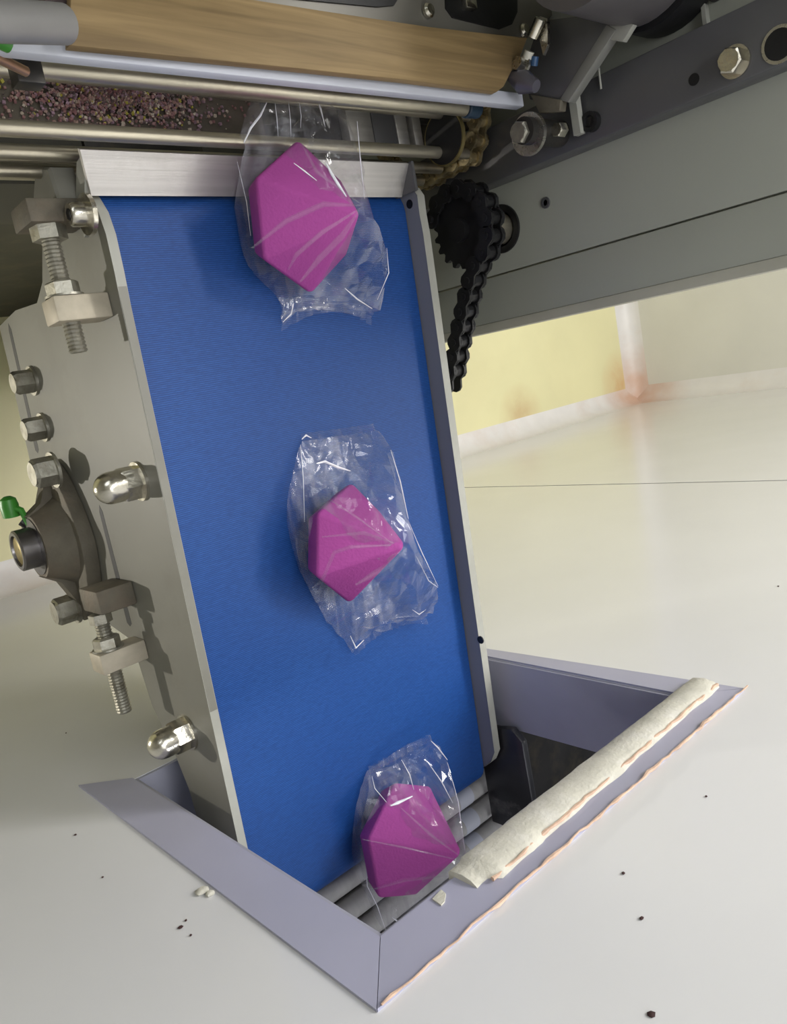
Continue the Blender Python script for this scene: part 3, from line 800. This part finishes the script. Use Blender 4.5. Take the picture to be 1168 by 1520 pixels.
a = on(810, 301, 'x', X0); b = MB().lathe((X0, a.y, a.z), (-1, 0, 0), [(0, .017), (.004, .016), (.004, .009), (-.004, .008)], 20); obj('socket_screw', b, M_bar, pm)
# upper panel and column above the bar
b = MB().box(X0 + .005, X0 + .02, 1.70, 2.7, -1.6, -1.0); obj('upper_panel', b, M_grey, pm)
a = on(1000, 25, 'x', X0)
b = MB().box(X0 - .02, X0 + .005, a.y - .14, 2.7, a.z + .08, a.z + .09); obj('seam_strip', b, M_greyedge, pm)
b = MB().box(X0 - .03, X0 + .004, 1.73, 2.7, a.z + .10, a.z + .36, .01); obj('dark_cover', b, M_dark, pm)
# motor tube across the top right
c = on(960, -62, 'x', 2.0)
b = MB().lathe((1.70, c.y, c.z), (1, 0, 0), [(0, .15), (.27, .15), (.29, .14)], 40); obj('motor_tube', b, mat('purple_grey_tube', (.14, .13, .135), .42, .3, .1, 10), pm)
b = MB().lathe((1.99, c.y, c.z), (1, 0, 0), [(0, .158), (.10, .158)], 40); obj('motor_flange', b, M_black, pm)
# hanging bracket
xb = 1.93
pp = [on(*p, 'x', xb) for p in ((800, 30), (895, 20), (912, 45), (838, 150), (786, 148), (775, 110))]
b = MB().prism([tuple(p) for p in pp], (.03, 0, 0), .003); bk = obj('bracket', b, M_bar, pm)
e = [on(*p, 'x', xb) for p in ((906, 33), (932, 44), (840, 158), (828, 150))]
e = [on(*p, 'x', xb - .002) for p in ((900, 36), (914, 44), (843, 152), (830, 148))]
b = MB().prism([tuple(p) for p in e], (.034, 0, 0), .002); obj('bracket_edge', b, mat('bracket_edge_grey', (.24, .24, .22), .45, .2, .1, 20), bk)
e = [on(*p, 'x', xb) for p in ((898, 26), (940, 36), (924, 62), (890, 56))]
b = MB().prism([tuple(p) for p in e], (.02, 0, 0), .002); obj('bracket_tab', b, M_greyedge, bk)
e = [on(*p, 'x', xb - .01) for p in ((786, 140), (832, 148), (830, 165), (800, 168))]
b = MB().prism([tuple(p) for p in e], (.03, 0, 0), .003); obj('bracket_foot', b, M_cast, bk)
a0 = on(852, 143, 'x', 2.0); a1 = on(860, 200, 'x', 2.0)
b = MB().tube([a0, a1], .016, 4); obj('stop_post', b, M_greyedge, pm)
a0 = on(885, 70, 'x', 2.02); a1 = on(892, 132, 'x', 2.02)
b = MB().tube([a0, a1], .003, 6); obj('wire', b, M_greyedge, pm)
# adjusting bolt with washer on a cross shaft
a = on(800, 196, 'x', 1.93)
b = MB().cyl((1.86, a.y, a.z), (2.03, a.y, a.z), .035, 20); obj('cross_shaft', b, M_dark, pm)
b = MB().lathe((1.90, a.y - .005, a.z - .008), (-1, 0, 0), [(0, .055), (.012, .055)], 32); obj('washer', b, M_steel, pm)
hexbolt(pm, 1.885, a.y - .002, a.z - .008, .030, .04, M_bolt, False)
a2 = on(835, 193, 'x', 1.97); hexbolt(pm, 1.97, a2.y, a2.z, .020, .03, M_chrome, False)
# pneumatic fittings beside the board
a0 = on(802, 28, 'x', 1.86); a1 = on(790, 55, 'x', 1.86)
b = MB().tube([a0, a1], .014, 14); obj('steel_pin', b, M_chrome, pm)
e = [on(*p, 'x', 1.88) for p in ((801, 24), (812, 28), (813, 66), (806, 82), (801, 60))]
b = MB().prism([tuple(p) for p in e], (.01, 0, 0)); obj('pin_bracket', b, M_steel, pm)
a0 = on(786, 76, 'x', 1.86); a1 = on(782, 88, 'x', 1.86); b = MB().tube([a0, a1], .013, 12); obj('sleeve', b, M_clear, pm)
a0 = on(794, 84, 'x', 1.87); a1 = on(792, 98, 'x', 1.87); b = MB().tube([a0, a1], .010, 12); obj('blue_fitting', b, M_blue, pm)
a0 = on(774, 98, 'x', 1.85)
b = MB().lathe(a0, (-1, .3, 0), [(0, .018), (.02, .018)], 6); b.lathe(a0, (1, -.3, 0), [(0, .026), (.006, .026)], 20); obj('fitting_nut', b, M_steel, pm, 30)
a0 = on(758, 113, 'x', 1.84); a1 = on(796, 128, 'x', 1.84); am = on(777, 122, 'x', 1.84)
b = MB().tube([a0, am, a1], [.014, .030, .016], 14); obj('valve_body', b, mat('violet_grey_casting', (.16, .155, .19), .35, .5, .15, 30), pm)

# white guide strip, roller and rods (all run across the machine along x)
A = on(777, 148, 'x', 1.9); Bq = on(-40, 54, 'x', .50)
b = MB()
dz = .012
b.prism([(Bq.x, Bq.y - .0165, Bq.z), (A.x, A.y - .0175, A.z), (A.x, A.y + .0175, A.z), (Bq.x, Bq.y + .0165, Bq.z)], (0, 0, -.03), .004)
obj('white_guide_strip', b, M_white, pm)
rr = on(690, 160, 'x', 1.8); rl = on(52, 100, 'x', .67)
b = MB().cyl(rl, rr, .022, 24, .003); obj('guide_roller', b, M_rod, pm)
b = MB().cyl(rr, rr + Vector((.05, .001, 0)), .026, 20, .003); obj('roller_cap', b, mat('dark_blue_cap', (.03, .06, .10), .4, 0, .1, 30), pm)
rodA = on(694, 229, 'x', 1.945); rodB = on(655, 250, 'x', 1.945); rodC = on(628, 268, 'x', 1.945)
b = MB().cyl((.20, rodA.y, rodA.z), (1.94, rodA.y, rodA.z), .0165, 18, .002); ro = obj('discharge_rod', b, M_rod, pm)
SC = (1.76, -1.755)
for q in ((rodB.y, rodB.z), (rodC.y, rodC.z), (1.70, -1.625), (1.61, -1.95), (1.66, -2.03)):
    dup(ro, (0, q[0] - rodA.y, q[1] - rodA.z), pm)
# sprocket with a brass-rimmed disc inside the rod chain
b = MB()
pts = []
for i in range(60):
    a = i * 2 * math.pi / 60; r = .118 + (.014 if (i % 5) in (1, 2) else 0)
    pts.append((1.945, SC[0] + r * math.cos(a), SC[1] + r * math.sin(a)))
b.prism(pts, (.022, 0, 0)); b.cyl((1.75, *SC), (2.05, *SC), .04, 20); obj('sprocket', b, M_dark, pm)
dc = on(662, 205, 'x', 1.83)
b = MB().lathe((1.83, dc.y, dc.z), (-1, 0, 0), [(0, .076), (.012, .076), (.012, .072), (.006, .070)], 36); dk = obj('rim_disc', b, M_brass, pm)
b = MB().lathe((1.822, dc.y, dc.z), (-1, 0, 0), [(0, .0715), (.005, .0715)], 36); obj('disc_face', b, M_black, dk)
# tray under the rods, and pale strips inside
b = MB().box(.20, 1.28, 1.640, 1.95, -1.76, -1.74); tr = obj('catch_tray', b, M_tray, pm)
b = MB().box(1.28, 1.80, 1.64, 1.95, -1.80, -1.78); obj('inner_plate', b, M_dark, pm)
for (ua, ub, m_) in ((520, 556, M_brush), (557, 590, M_bar), (591, 608, M_brush), (616, 628, M_brush)):
    xa = on(ua, 205, 'z', -1.715).x; xb_ = on(ub, 205, 'z', -1.715).x
    b = MB().box(xa, xb_, 1.64, 1.90, -1.75, -1.715, .003); obj('inner_strip', b, m_, pm)
# plate with slots above the board, upper left blocks
ZP = -1.40
pp = [on(*p, 'z', ZP) for p in ((330, -60), (900, -60), (800, 42), (784, 56), (330, 8))]
b = MB().prism([tuple(p) for p in pp], (0, 0, -.02)); tp_ = obj('top_plate', b, mat('grey_beige_plate', (.20, .19, .165), .4, .3, .08, 10), pm)
for q in (((420, -30), (575, -30), (595, -8), (585, 8), (560, 10), (425, -3)), ((660, -30), (768, -30), (768, 18), (760, 36), (742, 43), (672, 26), (662, 12))):
    pp = [on(*p, 'z', ZP + .004) for p in q]
    b = MB().prism([tuple(p) for p in pp], (0, 0, -.006)); obj('slot', b, M_black, tp_)
for q in ((692, 8), (634, 17), (776, 46)):
    a = on(*q, 'z', ZP + .002)
    b = MB().lathe(a, (0, 0, 1), [(0, .017), (.008, .017), (.014, .012)], 20) if q[0] != 692 else MB().box(a.x - .02, a.x + .02, a.y - .014, a.y + .014, a.z, a.z + .02, .003)
    obj('screw_head' if q[0] != 692 else 'latch', b, M_chrome, tp_)
b = MB().cyl(on(-40, 28, 'x', .45), on(96, 36, 'x', .62), .030, 24, .004); obj('end_roller', b, mat('satin_grey_roller', (.27, .265, .26), .45, .3, .12, 20), pm)
a = on(88, 16, 'x', .66); b = MB().box(a.x - .03, a.x + .02, a.y - .02, a.y + .05, a.z - .06, a.z + .02, .006); obj('end_block', b, mat('plum_dark_block', (.075, .055, .055), .5, .2, .2, 20), pm)
a0 = on(-20, 78, 'x', .52); a1 = on(38, 106, 'x', .60)
b = MB().tube([a0, a1], .009, 12); obj('copper_tube', b, mat('dull_copper', (.45, .28, .18), .35, .8, .15, 30), pm)
a = on(38, 108, 'x', .61); b = MB().box(a.x - .02, a.x + .03, a.y - .02, a.y + .035, a.z - .03, a.z + .01, .004); obj('tube_clamp', b, M_dark, pm)
a = on(-6, 56, 'x', .50); b = MB().lathe(a, (-1, .2, .3), [(-.02, .014), (.02, .014)], 14); obj('green_knob', b, M_green, pm)

# wooden board lying on the strip
zw = -1.362
pp = [on(*p, 'z', zw) for p in ((103, 67), (250, 82), (420, 99), (600, 118), (738, 136), (748, 128), (758, 108), (772, 84), (783, 56), (640, 40), (480, 16), (330, -8), (106, -40))]
b = MB().prism([tuple(p) for p in pp], (0, 0, -.022), .002)
tag(obj('wooden_board', b, M_wood), 'brown plywood board with a ragged right end above the white guide strip', 'board')

# crumbs heaped on the tray
b = bmesh.new()
for i in range(2600):
    x = random.gauss(.875, .12); y = random.gauss(1.715, .036)
    if not (.45 < x < 1.26 and 1.645 < y < 1.85): continue
    hgt = .028 * math.exp(-((x - .875) / .12) ** 2 - ((y - 1.715) / .04) ** 2)
    s_ = random.uniform(.0016, .0052)
    v = bmesh.ops.create_cube(b, size=1)['verts']
    rot = Matrix.Rotation(random.uniform(0, 6.28), 3, Vector((random.random(), random.random(), random.random() + .1)).normalized())
    for q in v:
        q.co = P(x, y, -1.738 + hgt * random.uniform(.4, 1)) + rot @ q.co * s_ * U * 1.3
m, nt, bs = nodes('mixed_crumbs')
ge = nt.nodes.new('ShaderNodeNewGeometry'); rp_ = nt.nodes.new('ShaderNodeValToRGB'); rp_.color_ramp.interpolation = 'CONSTANT'
for pos, col in ((0, (.26, .13, .13, 1)), (.3, (.36, .24, .20, 1)), (.5, (.14, .10, .10, 1)), (.68, (.30, .19, .24, 1)), (.85, (.52, .44, .36, 1)), (.95, (.44, .40, .06, 1))):
    e_ = rp_.color_ramp.elements.new(pos) if pos else rp_.color_ramp.elements[0]
    e_.color = col; e_.position = pos
nt.links.new(ge.outputs['Random Per Island'], rp_.inputs[0]); nt.links.new(rp_.outputs[0], bs.inputs['Base Color'])
tag(obj('crumb_pile', b, m, smooth=0), 'pile of pinkish and yellow crumbs on the dirty tray behind the rods', 'crumbs', kind='stuff')

# ---------------------------------------------------------------- chains
def chain(name, pts, pitch, wdt, hgt, x, mt, label, thick=.007):
    """roller chain along a closed or open (y, z) path in the plane x"""
    root = thing(name, (x, pts[0][0], pts[0][1]), label, 'chain')
    P2 = [Vector((0, a, c)) for a, c in pts]
    seq = [P2[0]]; cur = P2[0]; i = 1
    while i < len(P2):
        d = P2[i] - cur
        need = pitch - 0
        if (P2[i] - seq[-1]).length >= pitch:
            # walk on the segment until the pitch is reached
            lo, hi = 0.0, 1.0
            for _ in range(30):
                mdl = (lo + hi) / 2
                if ((cur + d * mdl) - seq[-1]).length < pitch: lo = mdl
                else: hi = mdl
            cur = cur + d * hi; seq.append(cur.copy())
        else:
            cur = P2[i]; i += 1
    L0 = root_loc(root)
    for k, (a, c) in enumerate(zip(seq, seq[1:])):
        d = (c - a); t = d.normalized(); nrm = Vector((0, -t.z, t.y))
        b = MB()
        gap = wdt / 2 + (thick if k % 2 else 0)
        for s_ in (-1, 1):
            poly = []
            for j in range(7):
                an = math.pi / 2 + math.pi * j / 6; poly.append(a + (t * math.cos(an) + nrm * math.sin(an)) * hgt / 2)
            poly.append((a + c) / 2 - nrm * hgt * .33)
            for j in range(7):
                an = -math.pi / 2 + math.pi * j / 6; poly.append(c + (t * math.cos(an) + nrm * math.sin(an)) * hgt / 2)
            poly.append((a + c) / 2 + nrm * hgt * .33)
            xx = x + s_ * gap - (thick / 2)
            b.prism([(xx, p.y, p.z) for p in poly], (thick, 0, 0))
        lk = obj('chain_link', b, mt, root, 30)
        b = MB(); b.cyl((x - wdt / 2, a.y, a.z), (x + wdt / 2, a.y, a.z), hgt * .36, 12)
        b.cyl((x - wdt / 2 - thick * 2.2, a.y, a.z), (x + wdt / 2 + thick * 2.2, a.y, a.z), hgt * .2, 10)
        obj('chain_roller', b, mt, lk, 30)
    return root
def smooth_path(q, n=8):
    r = []
    for i in range(len(q) - 1):
        a, b_, c_, d_ = q[max(0, i - 1)], q[i], q[i + 1], q[min(len(q) - 1, i + 2)]
        for k in range(n):
            t = k / n
            r.append(tuple(.5 * (2 * b_[m] + (c_[m] - a[m]) * t + (2 * a[m] - 5 * b_[m] + 4 * c_[m] - d_[m]) * t * t + (3 * b_[m] - a[m] - 3 * c_[m] + d_[m]) * t ** 3) for m in (0, 1)))
    return r + [q[-1]]
arc = smooth_path([(2.10, -1.53), (1.85, -1.575), (1.72, -1.605), (1.645, -1.635), (rodA.y, rodA.z), (rodB.y, rodB.z), (rodC.y, rodC.z), (1.61, -1.95), (1.70, -2.02), (1.9, -2.04)])
chain('roller_chain', arc, .053, .036, .048, 1.975, M_chain, 'oily brown roller chain curving beside the discharge rods', .008)
# black drive chain round the lower sprocket
s2 = on(687, 342, 'x', 1.915); R2 = .118
b = MB(); pts = []
for i in range(72):
    a = i * 2 * math.pi / 72; r = R2 - .02 + (.016 if (i % 4) in (1, 2) else 0)
    pts.append((1.905, s2.y + r * math.cos(a), s2.z + r * math.sin(a)))
b.prism(pts, (.018, 0, 0)); b.cyl((1.885, s2.y, s2.z), (1.93, s2.y, s2.z), .035, 28)
obj('drive_sprocket', b, M_black, pm)
b = MB().cyl((1.93, s2.y, s2.z), (X0 + .02, s2.y, s2.z), .048, 28); obj('drive_shaft', b, M_rod, pm)
b = MB().lathe((X0, s2.y, s2.z), (-1, 0, 0), [(0, .075), (.008, .075), (.008, .055), (-.004, .055)], 36); obj('shaft_ring', b, M_black, pm)
path = [(s2.y + .2, s2.z - R2 - .32)]
path = [(s2.y + R2 * math.cos(a), s2.z + R2 * math.sin(a)) for a in [math.radians(-60 + i * 5) for i in range(0, 46)]]
a_ = math.radians(165)
path = [q for q in path if q[1] > s2.z - .02 or q[0] > s2.y - .02]
path = [(s2.y + R2 * math.cos(a), s2.z + R2 * math.sin(a)) for a in [math.radians(-60 + i * 5) for i in range(0, 44)]]
for q in ((706, 405), (697, 440), (688, 480), (681, 515), (676, 545), (668, 580)):
    a = on(*q, 'x', 1.915); path.append((a.y, a.z))
chain('drive_chain', path, .050, .040, .056, 1.915, M_black, 'black greasy drive chain hanging from the sprocket beside the blue belt')

# ---------------------------------------------------------------- small marks on the wall panel
b = bmesh.new()
for (u_, v_, r) in ((112, 1239, .004), (268, 1376, .006), (276, 1366, .003), (152, 1302, .003), (283, 1388, .003), (966, 1506, .007), (925, 1296, .004), (952, 1363, .004), (1048, 1182, .003), (98, 1088, .003), (1155, 870, .004)):
    p = on(u_, v_, 'y', .002)
    q = bmesh.ops.create_icosphere(b, subdivisions=1, radius=1)['verts']
    for v in q: v.co = P(*p) + Vector((v.co.x * r * random.uniform(.6, 1.4), v.co.y * .002, v.co.z * r)) * U
tag(obj('dirt_specks', b, M_speck), 'small dark specks scattered on the white wall panel round the opening', 'specks', kind='stuff')
b = bmesh.new()
for (u_, v_, r, y) in ((300, 1322, .015, .004), (312, 1326, .01, .004)):
    p = on(u_, v_, 'y', y)
    q = bmesh.ops.create_icosphere(b, subdivisions=2, radius=1)['verts']
    for v in q: v.co = P(*p) + Vector((v.co.x * r, v.co.y * .005, v.co.z * r * (1 + .5 * noise.noise(v.co * 2)))) * U
tag(obj('glue_blob', b, M_foam), 'small dried glue blob at the outer edge of the lower left frame strip', 'glue')
b = MB()
pp = [on(*p, 'y', .0065) for p in ((642, 1336), (655, 1322), (662, 1328), (660, 1340), (655, 1345))]
b.prism([tuple(p) for p in pp], (0, .003, 0))
tag(obj('tape_scrap', b, M_foam), 'torn white tape scrap on the frame below the foam strip end', 'tape')
